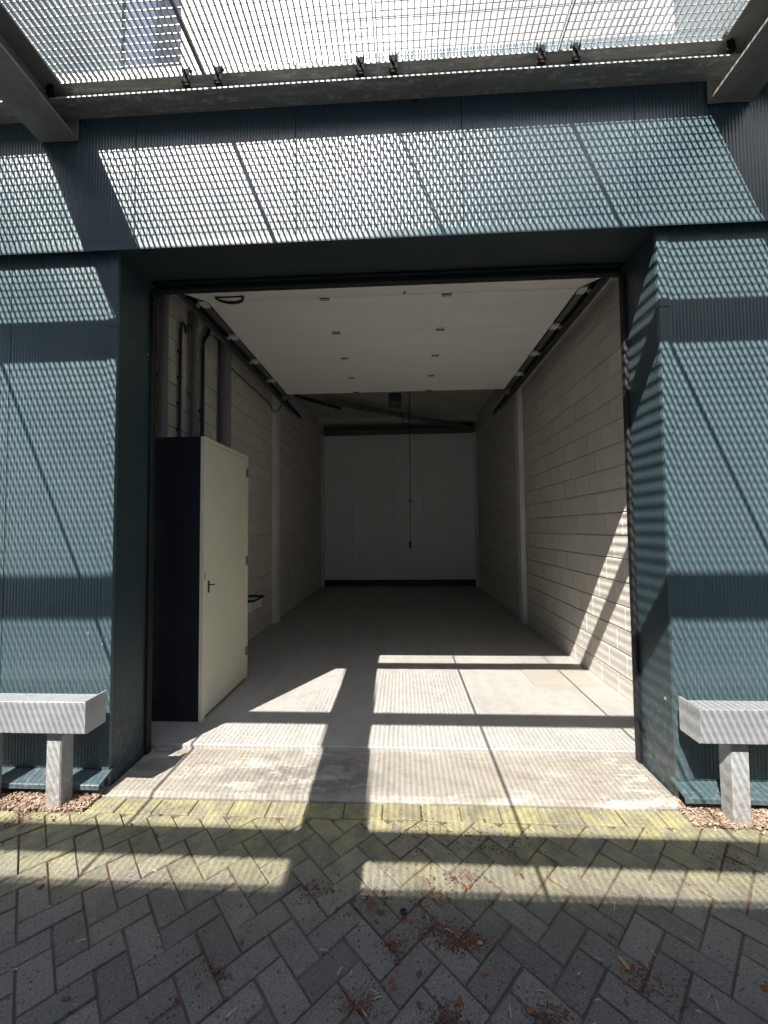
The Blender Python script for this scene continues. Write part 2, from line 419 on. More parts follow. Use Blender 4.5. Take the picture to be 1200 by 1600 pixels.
# upper storey: recess with a closed white door
UX0, UX1 = -1.78, 1.70
xs = [x for x in seams if x < UX0 - .3]
for a, b in list(zip(xs[:-1], xs[1:])) + [(xs[-1], UX0 + .0025)]:
    m = MB(); rib_sheet(m, a + .0025, b - .0025, 4.524, 8.0, YU); m.build('upper_cladding', M['cladup'], bld)
xs = [x for x in seams if x > UX1 + .1]
for a, b in [(UX1 - .0025, xs[0])] + list(zip(xs[:-1], xs[1:])):
    m = MB(); rib_sheet(m, a + .0025, b - .0025, 4.524, 8.0, YU); m.build('upper_cladding', M['cladup'], bld)
m = MB(); rib_sheet(m, UX0 + .0, UX1, 7.7, 8.0, YU); m.build('upper_lintel', M['clad'], bld)
m = MB(); m.box(UX0 - .02, UX0, YU + .0305, .36, 4.53, 7.72); m.box(UX1, UX1 + .02, YU + .0305, .36, 4.53, 7.72); m.box(UX0, UX1, YU + .0305, .36, 7.70, 7.72)
m.build('upper_reveal', M['upreveal'], bld)
m = MB()
for k in range(5):
    z0 = 4.61 + k * .62
    prof = [(.30, z0 + .004), (.30, z0 + .614)]
    out = []; nn = 30
    for i in range(nn + 1): out.append((.30 - (.003 if i % 2 else 0), z0 + .004 + .61 * i / nn))
    m.prism(out + [(.345, z0 + .614), (.345, z0 + .004)], 'x', UX0 + .002, UX1 - .002)
m.build('upper_door', M['updoor'], bld)
m = MB(); m.box(UX0 - .4, UX1 + .4, .36, .6, 4.61, 8.0); m.box(-8, UX0 - .021, -.0145, .3, 4.61, 8.0); m.box(UX1 + .021, 8, -.0145, .3, 4.61, 8.0)
m.build('upper_wall', M['render'], bld)
m = MB(); m.box(-8.2, 8.2, -.1, 9.0, 8.005, 8.2); m.build('roof', M['render'], bld)
m = MB(); m.box(-8, -2.33, .301, 8.6, -.05, 8.0); m.box(2.15, 8, .301, 8.6, -.05, 8.0); m.box(-2.329, 2.149, 8.1, 8.6, -.05, 8.0); m.box(-2.329, 2.149, .61, 8.09, 4.60, 4.9)
m.build('building_core', M['render'], bld)

# block walls of the bay
def block_wall(xf, sx, phase):
    c, L, zb = .2075, .2945, .0195
    mb = MB(); mo = MB()
    xa, xb = sorted((xf + sx * .014, xf + sx * .19)); mo.box(xa, xb, .385, YB + .06, -.03, 4.03)
    jt = MB()
    k = 0; z = zb
    while z < 4.02:
        z1 = min(z + c - .011, 4.024); off = phase + (L / 2 if k % 2 else 0)
        j = int((.39 - off) / L) - 1
        while True:
            y0 = off + j * L; y1 = y0 + L - .0065; j += 1
            if y0 > YB: break
            ya, yb = max(y0, .387), min(y1, YB - .002)
            if yb - ya < .02: continue
            jit = random.gauss(0, .0007); q = sorted((xf + jit, xf + sx * .03))
            mb.box(q[0], q[1], ya, yb, z, z1, .0028)
        q = sorted((xf + sx * .0045, xf + sx * .028)); jt.box(q[0], q[1], .3865, YB - .0025, z + .001, z1 - .001)
        z += c; k += 1
    wl = mb.build('block_wall', M['block'], bld); mo.build('mortar', M['ring'], wl); jt.build('perpend_joints', M['mortar'], wl)
block_wall(WL, -1, .12); block_wall(WR, 1, .155)
for xf, sx in ((WL, -1), (WR, 1)):
    m = MB(); q = sorted((xf - sx * .03, xf + sx * .19)); m.box(q[0], q[1], .386, YB + .05, 4.032, 4.345, .004); m.build('ring_beam', M['ring'], bld)
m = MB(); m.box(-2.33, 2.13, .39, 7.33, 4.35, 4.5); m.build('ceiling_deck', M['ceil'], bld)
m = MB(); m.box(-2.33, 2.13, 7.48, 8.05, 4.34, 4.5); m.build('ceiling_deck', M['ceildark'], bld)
m = MB(); m.box(-2.15, 1.96, 7.335, 7.475, 4.22, 4.49, .004); m.build('ceiling_rib', M['ring'], bld)
m = MB(); m.box(.18, .32, .6, 7.33, 4.25, 4.349, .004); m.build('ceiling_rib', M['ring'], bld)
m = MB(); m.box(WL + .002, WR - .002, YB - .10, YB - .015, 4.03, 4.05); m.box(WL + .002, WR - .002, YB - .10, YB - .015, 4.14, 4.16); m.box(WL + .002, WR - .002, YB - .05, YB - .04, 4.05, 4.14)
m.build('end_beam', M['greysteel'], bld)
m = MB()
a, b = Vector((-1.5, 5.45, 4.20)), Vector((1.88, 7.85, 4.17)); d = (b - a).normalized(); n_ = d.cross(Vector((0, 0, 1))).normalized()
vs = []
for p in (a, b):
    for (s_, z_) in ((-.05, 0), (.05, 0), (.05, -.008), (-.04, -.008), (-.04, -.09), (-.05, -.09)): vs.append(p + n_ * s_ + Vector((0, 0, z_)))
m.add(vs, [(i, (i + 1) % 6, 6 + (i + 1) % 6, 6 + i) for i in range(6)] + [tuple(range(5, -1, -1)), tuple(range(6, 12))])
m.build('wind_brace', M['greysteel'], bld)
m = MB(); m.tube([(-2.1, 5.15, 4.18), (-1.34, 6.12, 4.2)], .036, 8); m.build('short_brace', M['blackmetal'], bld)
m = MB()
xs_ = [WL + .002, -1.31, -.22, .55, WR - .002]
for a, b in zip(xs_[:-1], xs_[1:]): m.box(a + .003, b - .003, YB, YB + .08, .2, 4.14, .004)
m.build('back_wall', M['panelwhite'], bld)
m = MB(); m.box(WL + .002, WR - .002, YB - .012, YB + .06, ZI, .198); m.build('plinth', M['blackmetal'], bld)
for sx, xf, yc in ((-1, WL, 4.0), (1, WR, 4.0), (-1, WL, 7.86), (1, WR, 7.86)):
    m = MB(); dpt = .075; y0, y1 = yc - .085, yc + .085
    q = lambda a, b: sorted((xf - sx * a, xf - sx * b))
    if yc < 5:
        x = q(-.001, dpt); m.box(x[0], x[1], y0, y1, ZI + .012, 4.03, .003)
        x = q(-.001, dpt + .02); m.box(x[0], x[1], y0 - .02, y1 + .02, ZI + .0005, ZI + .0115)
    else:
        x = q(-.001, .06); m.box(x[0], x[1], y0, y1 - .01, ZI + .001, 4.03, .003)
    m.build('column', M['whitecol'], bld)
m = MB(); m.box(WR - .03, WR - .0005, .46, 3.9, 3.805, 3.845, .003); m.build('wall_batten', M['whitecol'], bld)

# ------------------------------------------------------------------ sectional door, rolled up under the ceiling
dr = thing('sectional_door', (0, 0, 0), 'white sectional overhead door slid open flat beneath the ceiling of the bay', 'garage door')
DX0, DX1 = -1.80, 1.60
def sect(y0, z0, y1, z1, first=False):
    L = math.hypot(y1 - y0, z1 - z0); dy, dz = (y1 - y0) / L, (z1 - z0) / L
    P = lambda t, n: (y0 + dy * t - dz * n, z0 + dz * t + dy * n)
    nn = 22; out = []
    for i in range(nn + 1):
        t = .002 + (L - .004) * i / nn
        out += [P(t - .0028, 0), P(t, .0022), P(t + .0028, 0)] if 0 < i < nn else ([P(.002, .008), P(.006, 0)] if i == 0 else [P(L - .006, 0), P(L - .002, .008)])
    m = MB(); m.prism(out + [P(L - .002, .04), P(.002, .04)], 'x', DX0, DX1)
    return m.build('door_panel', M['door'], dr)
ys = [1.145, 1.785, 2.425, 3.065, 3.70]
panels = [sect(.56, 3.445, 1.145, ZD, True)] + [sect(ys[k], ZD, ys[k + 1], ZD) for k in range(4)]
def hinge(x, y, par, z=ZD):
    m = MB(); m.box(x - .042, x + .042, y - .030, y - .006, z - .005, z - .0002, .001); m.box(x - .042, x + .042, y + .006, y + .028, z - .005, z - .0002, .001)
    for sx in (-.03, .03): m.box(x + sx - .006, x + sx + .006, y - .024, y - .014, z - .010, z - .005)
    h = m.build('hinge', M['whitecol'], par)
    m = MB(); m.tube([(x - .046, y, z - .006), (x + .046, y, z - .006)], .006, 8); m.box(x - .043, x + .043, y + .0285, y + .033, z - .008, z - .0002); m.build('hinge_pin', M['black'], par)
for k, y in enumerate(ys):
    for x in (-.70, .43):
        hinge(x, y if k < 4 else y - .045, panels[min(k + 1, 4)], ZD if k else ZD - .002)
m = MB()                             # black bow handle on the bottom section
zh = lambda y: 3.445 + (y - .56) * (ZD - 3.445) / (1.145 - .56)
pts = []
for i in range(13):
    a = math.pi * i / 12; yy = .90 + .075 * math.sin(a); pts.append((-1.485 - .115 * math.cos(a), yy, zh(yy) - .016 - .030 * math.sin(a)))
m.tube(pts, [.008 + .006 * math.sin(math.pi * i / 12) for i in range(13)], 8)
m.tube([(-1.605, .90, zh(.90) - .008), (-1.365, .90, zh(.90) - .008)], .007, 8); m.box(-1.61, -1.59, .885, .915, zh(.9) - .022, zh(.9) + .004); m.box(-1.38, -1.36, .885, .915, zh(.9) - .022, zh(.9) + .004)
m.build('handle', M['black'], panels[0])
m = MB(); m.tube([(.04, .98, zh(.98) - .004), (.05, 1.0, zh(1.0) - .01), (.03, 1.03, zh(1.03) - .006)], .004, 6); m.tube([(.03, 1.03, zh(1.03) - .008), (.045, 1.08, zh(1.08) - .004)], .004, 6)
m.build('lock_pin', M['black'], panels[0])
for sx, x in ((-1, -1.90), (1, 1.70)):
    m = MB()                          # horizontal C track with curve and vertical leg
    def seg(pts):
        for (ya, za), (yb, zb) in zip(pts[:-1], pts[1:]):
            L = math.hypot(yb - ya, zb - za); dy, dz = (yb - ya) / L, (zb - za) / L
            for (t0, t1, n0, n1) in ((-.028, .028, -.030, -.027), ):
                pass
            P = lambda t, n: (ya + dy * t - dz * n, za + dz * t + dy * n)
            for n0, n1, xa, xb in ((-.03, .03, sx * .024, sx * .027), (-.03, -.027, -sx * .01, sx * .024), (.027, .03, -sx * .01, sx * .024)):
                q = sorted((x + xa, x + xb)); c4 = [P(0, n0), P(L, n0), P(L, n1), P(0, n1)]
                m.prism(c4, 'x', q[0], q[1])
    arc = [(.40 + .36 * (1 - math.cos(a)), 3.30 + .36 * math.sin(a)) for a in [math.pi / 2 * i / 8 for i in range(9)]]
    seg([(.40, .06)] + arc + [(4.92, 3.66)])
    m.build('track', M['blackmetal'], dr)
    m = MB(); q = sorted((x + sx * .06, x + sx * .064)); m.box(q[0], q[1], .46, 4.6, 3.62, 3.70); q = sorted((x + sx * .03, x + sx * .064)); m.box(q[0], q[1], .46, 4.6, 3.70, 3.704)
    m.build('track_angle', M['galvdark'], dr)
    m = MB(); q = sorted((x - sx * .03, x - sx * .012)); m.box(q[0] - .03, q[1] + .03, .56, 3.72, ZD + .012, ZD + .05); m.build('edge_rail', M['greysteel'], dr)
    for k, y in enumerate(ys):
        m = MB(); q = sorted((x - sx * .10, x - sx * .028)); m.box(q[0], q[1], y - .05, y + .05, ZD - .028, ZD - .003, .003)
        m.tube([(x - sx * .03, y, ZD - .03), (x + sx * .016, y, ZD - .03)], .006, 8); m.tube([(x - sx * .008, y, ZD - .03), (x + sx * .016, y, ZD - .03)], .022, 12)
        if k == 4: m.box(q[0], q[1], y - .02, y + .06, ZD - .08, ZD - .03); m.tube([(x - sx * .09, y + .05, ZD - .06), (x, y + .05, ZD - .05), (x - sx * .03, y + .09, ZD - .02)], .012, 8)
        m.build('roller_bracket', M['whitecol'] if k < 4 else M['greysteel'], dr)
    m = MB()                          # tangle of lift cable at the front corner
    for t in range(7):
        ph = random.random() * 6; cx = x - sx * .04
        m.tube([(cx + .03 * math.sin(ph + i * .7), .40 + .045 * i, 3.34 + .045 * i + .02 * math.cos(ph * 2 + i * 1.3)) for i in range(7)], .0035, 5)
    m.tube([(x, .42, 3.44), (x - sx * .05, .42, 3.44)], .055, 14)
    m.build('cable_drum', M['greysteel'], dr)
m = MB()                              # rubber top seal and side seals around the opening
m.box(XL + .004, XR - .004, YR + .022, YR + .055, 3.285, 3.357, .006)
m.tube([(XL + .01, YR + .016, 3.345), (XR - .01, YR + .016, 3.345)], .016, 10); m.tube([(XL + .01, YR + .018, 3.297), (XR - .01, YR + .018, 3.297)], .014, 10)
m.build('top_seal', M['black'], dr)
for x0, x1 in ((XL - .004, XL + .026), (XR - .026, XR + .004)):
    m = MB(); m.box(x0, x1, YR - .004, YR + .045, .002, 3.283, .006); m.build('side_seal', M['black'], dr)

# ------------------------------------------------------------------ loose fittings inside
op = thing('door_operator', (-.10, 4.0, 3.68), 'black door motor box hanging from the ceiling behind the open door', 'door motor')
m = MB(); m.box(-.105, .105, -.12, .12, -.13, .06, .014); m.box(-.08, .08, -.126, -.119, -.10, .03, .004); m.build('housing', M['plastic'], op)
m = MB(); m.box(-.02, .02, -3.2, .2, .075, .11, .003); m.build('rail', M['greysteel'], op)
m = MB(); m.box(-.05, .05, -.05, .05, .06, .075); m.box(-.03, -.025, -.02, .02, .11, .67); m.box(.025, .03, -.02, .02, .11, .67); m.tube([(-.03, -.125, .06), (.02, -.13, .085)], .012, 8); m.build('bracket', M['greysteel'], op)
m = MB(); m.tube([(.06, -.02, -.12), (.09, 0, -.26), (.13, .02, -.38), (.17, .05, -.42), (.235, .08, -.37)], .006, 6); m.build('cable', M['black'], op)
pd = thing('pull_switch', (.13, 4.1, 3.31), 'black pendant push-button switch on a long cable in the middle of the bay', 'switch')
m = MB(); m.tube([(.005, -.02, 0), (.02, .3, .5), (.03, .5, 1.0)], .006, 6); m.tube([(0, 0, 0), (.004, 0, -.6), (-.002, 0, -1.2), (-.008, 0, -1.98)], .0065, 6); m.build('cable', M['black'], pd)
m = MB(); m.box(-.026, .02, -.022, .022, -1.34, -1.29, .006); m.tube([(-.003, 0, -1.30), (.022, 0, -1.31)], .02, 8); m.build('connector', M['greysteel'], pd)
m = MB(); m.box(-.028, .012, -.022, .022, -2.10, -1.975, .008)
m.build('handset', M['plastic'], pd)

cb = thing('meter_cupboard', (-2.05, .717, ZI), 'tall meter cupboard with navy side and cream door standing inside the bay', 'cupboard')
CW, CD, CH = .447, .905, 2.278
m = MB(); m.box(0, CW - .03, 0, .018, 0, CH, .0015); m.box(0, CW - .03, .0185, CD, CH - .018, CH); m.box(0, CW - .03, CD - .018, CD, 0, CH - .0185)
m.build('carcass', M['navy'], cb)
m = MB(); X0, X1 = CW - .0295, CW + .004
m.box(X0, X1, 0, .042, .0, CH, .002); m.box(X0, X1, CD - .030, CD, .0, CH, .002); m.box(X0, X1, .0425, CD - .0305, CH - .035, CH, .002)
m.build('door_frame', M['cream'], cb)
m = MB(); m.box(X0, X1 - .002, .0455, CD - .0335, .025, CH - .0385, .0025); leaf = m.build('door', M['cream'], cb)
for z in (.29, 1.20, 2.10):
    m = MB(); m.tube([(X1 + .004, CD - .032, z - .045), (X1 + .004, CD - .032, z + .045)], .009, 8); m.box(X1 - .001, X1 + .003, CD - .06, CD - .036, z - .04, z + .04); m.box(X1 + .0005, X1 + .004, CD - .029, CD - .008, z - .04, z + .04)
    m.build('hinge', M['greysteel'], leaf)
m = MB(); m.box(X1 - .003, X1 + .003, .072, .098, 1.0, 1.10, .002); m.tube([(X1 + .003, .084, 1.065), (X1 + .03, .084, 1.065), (X1 + .033, .095, 1.065), (X1 + .032, .125, 1.063)], .005, 8)
m.build('handle', M['blackmetal'], leaf)
m = MB(); m.box(X1 - .001, X1 + .003, .012, .022, 1.115, 1.175); m.build('strike_plate', M['greysteel'], cb)

def pipe(name, pts, r, label, clips=(), mat='pipe', cat='pipe', axis_y=True):
    x, y, z = pts[0]; t = thing(name, (x, y, z), label, cat)
    mb = MB(); mb.tube([(p[0] - x, p[1] - y, p[2] - z) for p in pts], r, 14); mb.build('tube', M[mat], t)
    for zc in clips:
        c = MB(); c.tube([(0, 0, zc - z - .012), (0, 0, zc - z + .012)], r + .004, 12); c.box(WL - x - .0, -r * .5, -.012, .012, zc - z - .01, zc - z + .01); c.build('clip', M[mat], t)
    return t
ZC = ZI + CH
pipe('pipe', [(-2.06, .885, ZC + .001), (-2.06, .885, 4.02)], .038, 'thick black vertical pipe nearest the door on the left block wall', (2.9, 3.6))
pipe('conduit', [(-2.095, 1.20, ZC + .001), (-2.095, 1.20, 3.48), (-2.095, 1.215, 3.53), (-2.095, 1.25, 3.55), (-2.095, 1.285, 3.53), (-2.095, 1.29, 3.47)], .014, 'thin black clipped conduit with a hooked top between two pipes', (2.5, 2.75, 3.0, 3.25), 'plastic', 'conduit')
pipe('pipe', [(-2.06, 1.385, ZC + .001), (-2.06, 1.385, 4.02)], .035, 'black vertical pipe with clips, third from the door jamb', (2.9, 3.6))
pipe('conduit', [(-2.085, 1.60, ZC + .001), (-2.085, 1.60, 3.46), (-2.085, 1.61, 3.54), (-2.085, 1.65, 3.61), (-2.085, 1.70, 3.66), (-2.085, 1.73, 3.74), (-2.085, 1.735, 4.02)], .020, 'thin black conduit that bends away along the block wall', (2.8,), 'plastic', 'conduit')
pipe('drain_pipe', [(-2.045, 2.04, ZI + .001), (-2.045, 2.04, 4.02)], .066, 'fattest dark grey drain pipe rising behind the cream cupboard', (3.2,), 'pipe')
m = MB(); pts = [(-2.11, 2.2, 3.57)] + [(-2.11, 2.2 + 1.55 * i / 10, 3.57 - .004 * (i % 3)) for i in range(1, 11)] + [(-2.10, 3.82, 3.50), (-2.06, 3.90, 3.47), (-2.03, 3.95, 3.52), (-2.0, 4.0, 3.63)]
m.tube(pts, .008, 6); tag(m.build('cable', M['black']), 'thin black cable sagging along the top of the left block wall', 'cable')

bs = thing('wall_basin', (WL, 2.7, .5), 'small white wall basin with black rim half hidden behind cream cupboard', 'basin')
m = MB(); m.prism([(.002, .0), (.16, .0), (.215, .10), (.225, .135), (.205, .135), (.19, .10), (.02, .09), (.02, .135), (.002, .135)], 'y', -.18, .18); m.box(.003, .21, -.185, -.18, 0, .125); m.box(.003, .21, .18, .185, 0, .125); m.build('bowl', M['whiteplastic'], bs)
m = MB(); m.tube([(.0, -.185, .15), (.225, -.185, .15), (.24, -.17, .15), (.24, .17, .15), (.225, .185, .15), (0, .185, .15)], .015, 8); m.build('rim', M['black'], bs)

m = MB(); m.box(1.235, 1.865, 1.475, 2.10, ZI + .0002, ZI + .005, .002); tag(m.build('floor_plate', M['hatch']), 'brown stained square plate lying on the concrete near the right block wall', 'floor plate')

rw = random.Random(11)
m = MB()
for _ in range(30):
    a = Vector((rw.uniform(1.50, 1.64), .36 + rw.uniform(-.02, .1), 3.37 + rw.uniform(-.06, .03))); b = a + Vector((rw.gauss(0, .05), rw.gauss(.01, .03), rw.gauss(-.02, .03)))
    m.tube([a, (a + b) / 2 + Vector((0, 0, -.01)), b], .0012, 4, False)
tag(m.build('cobweb', M['mortar']), 'grey cobweb strands tangled at the upper right end of the raised door', 'cobweb')

# ------------------------------------------------------------------ guard barriers
def barrier(name, sx, x_end, posts, label):
    """sx = -1 runs to the left, +1 to the right"""
    t = thing(name, (x_end, -.145, GZ), label, 'barrier')
    Z0, Z1 = .43 - GZ, .602 - GZ
    q = lambda a, b: sorted((sx * a, sx * b))
    m = MB(); Lb = 2.35
    x = q(.006, Lb)
    m.box(x[0], x[1], -.095, -.087, Z0, Z1, .002); m.box(x[0], x[1], -.0865, .02, Z1 - .010, Z1 - .0015, .002); m.box(x[0], x[1], -.0865, .02, Z0 + .001, Z0 + .009, .002)
    m.build('beam', M['galv'], t)
    m = MB(); x = q(-.002, .0055); m.prism([(-.098, Z0 + .006), (-.09, Z0 - .003), (.05, Z0 - .003), (.055, Z0 + .01), (.055, Z1 + .006), (-.098, Z1 + .006)], 'x', x[0], x[1]); m.build('end_plate', M['galv'], t)
    for px in posts:
        c = px - x_end
        m = MB(); m.box(c - .045, c + .045, -.045, .045, -.08, Z0 - .012, .006)
        m.build('post', M['galvpost'], t)
        m = MB(); m.box(c - .085, c + .085, -.075, .055, Z0 - .0115, Z0 - .0005, .001); m.tube([(c + .07, -.06, Z0 - .02), (c + .07, -.06, Z0 + .0)], .008, 6); m.build('cap_plate', M['galv'], t)
    return t
barrier('guard_barrier', -1, -1.765, [-1.99, -2.425, -3.9], 'galvanised steel guard rail on posts left of the open bay')
barrier('guard_barrier', 1, 1.515, [1.748, 3.3], 'galvanised steel guard rail on posts right of the open bay, streaked white')

# ------------------------------------------------------------------ gallery above: beams and grating
def ibeam_prof(w, h, tf, tw):
    a, c = w / 2, tw / 2
    return [(-a, 0), (a, 0), (a, tf), (c, tf), (c, h - tf), (a, h - tf), (a, h), (-a, h), (-a, h - tf), (-c, h - tf), (-c, tf), (-a, tf)]
GB = 4.282                            # underside of the grating
def yframe(x, label, vis):
    t = thing('gallery_girder', (x, -2.4, 0), label, 'steel beam', None if vis else 'gallery girders out of view')
    zb = 4.05
    m = MB(); m.prism([(p[0], p[1] + zb) for p in ibeam_prof(.25, GB - zb - .001, .014, .009)], 'y', -2.5, 2.33); m.build('beam', M['galvdark'], t)
    m = MB(); m.box(-.127, .127, 2.3305, 2.344, zb - .002, GB - .001, .001); m.build('end_plate', M['galvdark'], t)
    m = MB(); m.box(-.07, .07, -2.56, -2.42, -.06 , zb - .0005); m.build('post', M['galvdark'], t)
    return t
gl = yframe(-2.175, 'heavy galvanised girder overhead at the upper left running out from the wall', True)
TH = .026; gl.rotation_euler = (0, 0, TH); gl.location.x += 2.4 * math.sin(TH)
yframe(1.965, 'heavy galvanised girder overhead at the upper right running out from the wall', True)
for x in (-6.3, 6.1): yframe(x, 'galvanised gallery girder beyond the edge of the picture', False)
XBEAMS = (-.128, -1.076, -2.276, -3.496)
def xbeam(x0, x1, y, label, group, near=False):
    t = thing('gallery_crossbeam', ((x0 + x1) / 2, y, 0), label, 'steel beam', group)
    m = MB(); h = (x1 - x0) / 2; m.prism([(p[0], p[1] + 4.181) for p in ibeam_prof(.124, GB - 4.1815, .008, .006)], 'x', -h, h); m.build('beam', M['bloom'] if near else M['galvdark'], t)
    return t
spans = [(-6.295, -2.181), (-2.169, 1.959), (1.971, 6.095)]
for i, (a, b) in enumerate(spans):
    for j, y in enumerate(XBEAMS):
        a, b = spans[i]; dxg = -y * TH
        if i == 0: b += dxg - .002
        if i == 1: a += dxg + .002
        if i == 1 and j == 0: xbeam(a, b, y, 'galvanised crossbeam with white zinc bloom close to the wall above the opening', None, True)
        elif j == 0: xbeam(a, b, y, 'galvanised crossbeam by the wall beyond the outer side of a heavy girder', 'crossbeams by the wall past the girders', True)
        else: xbeam(a, b, y, 'galvanised gallery crossbeam overhead beyond the top of the picture', 'gallery crossbeams out of view')

PITCH = .0343; PW = 30 * PITCH
def grating_meshes(y0, y1):
    b = MB(); L = y1 - y0; n = int((L - .02) / PITCH); ph = (L - n * PITCH) / 2
    for k in range(31): b.box(k * PITCH - .0021, k * PITCH + .0021, 0, L, .005, .030)
    c = MB()
    for k in range(n + 1): c.box(-.0015, PW + .0015, ph + k * PITCH - .0019, ph + k * PITCH + .0019, .0250, .0296)
    return b, c
def clip_mb(x, y):
    m = MB(); m.prism([(x - .026, -.074), (x + .026, -.074), (x + .019, .004), (x + .019, .030), (x - .019, .030), (x - .019, .004)], 'y', y - .004, y); m.box(x - .022, x + .022, y + .0005, y + .03, -.074, -.070)
    for sx in (-1, 1):
        q = sorted((x + sx * .0195, x + sx * .026)); m.box(q[0], q[1], y - .005, y + .022, .008, .038)
    m.tube([(x, y - .010, -.022), (x, y - .003, -.022)], .007, 8)
    return m
rows = [(-1.074, -.062), (-2.274, -1.078), (-3.494, -2.278), (-4.69, -3.498)]
rowlabel = None
vis_labels = {-2: 'steel grating panel directly right of the left girder, blue-grey showing through', -1: 'second steel grating panel from the left girder, dark joint on its left',
              0: 'steel grating panel right of the middle light joint, over the centre', 1: 'steel grating panel beside the right girder, clip near its right end'}
for ri, (y0, y1) in enumerate(rows):
    proto = None
    for k in range(-6, 6):
        x0 = -.12 + 1.045 * k + .008
        if proto is None:
            t = thing('grating_panel', (x0, y0, GB), 'galvanised grating panel of the gallery deck', 'grating')
            b, c = grating_meshes(y0, y1); b.build('bearing_bars', M['galvgrate'], t); c.build('cross_bars', M['galvgrate'], t)
            yc = (XBEAMS[ri] - .064) - y0
            for xx in (.09, PW - .09): clip_mb(xx, yc).build('grating_clip', M['clip'], t)
            proto = t
        else:
            t = copy_tree(proto); t.location = (x0, y0, GB)
        if k in (-3, -1, 1):
            m = MB(); m.box(-.0125, -.0045 if k < 0 else -.0085, .002, y1 - y0 - .002, -.004 if k < 0 else .027, .034 if k < 0 else .03); m.build('edge_bar', M['galvdark'], t)
        if ri == 0 and k in vis_labels: t['label'] = vis_labels[k]; t['group'] = 'grating panels in view between the girders'
        else: t['label'] = 'galvanised gallery grating panel beyond the edge of the picture'; t['group'] = 'gallery grating out of view'

# ------------------------------------------------------------------ building across the yard (behind the camera; it shades the yard)
M['oppwall'] = mat_paint('opposite_cladding', (.085, .11, .12), .5, .1)
ob = thing('opposite_building', (0, -6.5, 0), 'plain two-storey storage building across the yard, out of the picture', 'building')
m = MB(); m.box(-16, 16, -6, 0, -.06, 7.915); m.build('wall', M['oppwall'], ob)
m = MB(); m.box(-16.1, 16.1, -6.1, .01, 7.92, 7.985); m.build('roof', M['trim'], ob)
for k in range(-3, 4):
    m = MB(); m.box(k * 4.1 - 1.6, k * 4.1 + 1.6, .002, .03, -.02, 3.1, .004)
    for j in range(1, 5): m.box(k * 4.1 - 1.58, k * 4.1 + 1.58, .0305, .034, j * .62 - .03, j * .62)
    m.build('garage_door', M['door'], ob)

# ------------------------------------------------------------------ leaves, chips, crumbs
def flake(mb, x, y, z, L, Wd, ang, curl, tilt):
    n = 4; vs = []
    ca, sa = math.cos(ang), math.sin(ang)
    for i in range(n + 1):
        t = i / n - .5; wd = Wd * math.sin(math.pi * (.12 + .80 * i / n)) * (.5 + .9 * random.random())
        for s_ in (-1, 0, 1):
            px, py = t * L, s_ * wd / 2; pz = curl * (abs(s_) * .55 + (2 * t) ** 2 * .5) * Wd + tilt * py
            vs.append((x + px * ca - py * sa, y + px * sa + py * ca, z + max(0, pz)))
    k = len(vs); vs += [(p[0], p[1], p[2] + .0012) for p in vs]
    fs = []
    for i in range(n):
        for j in range(2):
            a = i * 3 + j; fs += [(a, a + 1, a + 4, a + 3), (k + a, k + a + 3, k + a + 4, k + a + 1)]
    rim = [0, 1, 2, 5, 8, 11, 14, 13, 12, 9, 6, 3]
    for i in range(12): p, q = rim[i], rim[(i + 1) % 12]; fs.append((p, k + p, k + q, q))
    mb.add(vs, fs, True)
leafpos = [(0.262, -0.501, 'A'), (0.27, -0.54, 'A'), (0.092, -0.559, 'A'), (0.253, -0.59, 'A'), (-0.011, -0.738, 'A'), (-0.081, -0.786, 'B'), (-0.064, -0.823, 'B'), (-0.05, -0.838, 'B'), (0.273, -0.812, 'C'), (0.268, -0.918, 'A'), (0.17, -1.0, 'A'), (0.392, -1.015, 'A'), (-0.045, -0.968, 'A'), (-0.056, -0.946, 'A'), (0.26, -0.819, 'B'), (0.716, -0.98, 'B'), (1.203, -0.924, 'A'), (0.777, -0.77, 'B'), (-0.449, -0.61, 'B'), (-0.393, -0.646, 'A'), (-0.308, -0.541, 'B'), (-0.139, -0.663, 'A'), (-0.148, -0.688, 'A'), (-0.184, -0.755, 'C'), (-0.629, -0.846, 'A'), (-0.693, -0.7, 'B'), (-0.287, -0.704, 'B'), (-0.132, -0.997, 'B'), (-0.608, -1.023, 'B'), (-0.721, -0.991, 'B'), (-0.223, -0.66, 'B'), (-1.613, -0.649, 'B'), (-0.773, -1.033, 'B'), (-1.144, -1.045, 'B'), (-1.352, -0.209, 'B'), (-1.279, -0.35, 'B'), (-1.463, -0.282, 'B'), (0.516, -0.518, 'B'), (0.216, -0.269, 'A'), (0.419, -0.186, 'A'), (-0.319, -0.626, 'B'), (1.381, -0.454, 'B')]
ltxt = {'A': ('dry rust-red leaf scrap lying curled on the grey herringbone paving', 'rust-red leaf scraps on the paving'),
        'B': ('small dark brown leaf scrap lying on the grey herringbone paving', 'dark brown leaf scraps on the paving'),
        'C': ('pale tan leaf scrap among brown litter on the herringbone paving', 'tan leaf scraps on the paving')}
for _ in range(16):
    cx, cy = random.choice(((.16, -.79), (-.08, -.80), (-.15, -.70), (.25, -.55), (-2.0, -.31), (.1, -1.0)))
    leafpos.append((cx + random.gauss(0, .07), cy + random.gauss(0, .05), random.choice('ABB')))
for x, y, c in leafpos:
    m = MB(); L = random.uniform(.016, .029) * (1.1 if c == 'A' else 1.0)
    flake(m, 0, 0, 0, L, L * random.uniform(.4, .75), random.uniform(0, 6.28), random.uniform(.03, .3), random.uniform(-.1, .1))
    o = m.build('fallen_leaf', M['leaf' + c]); o.location = (x, y, GZ + .0035); tag(o, ltxt[c][0], 'leaf', ltxt[c][1])
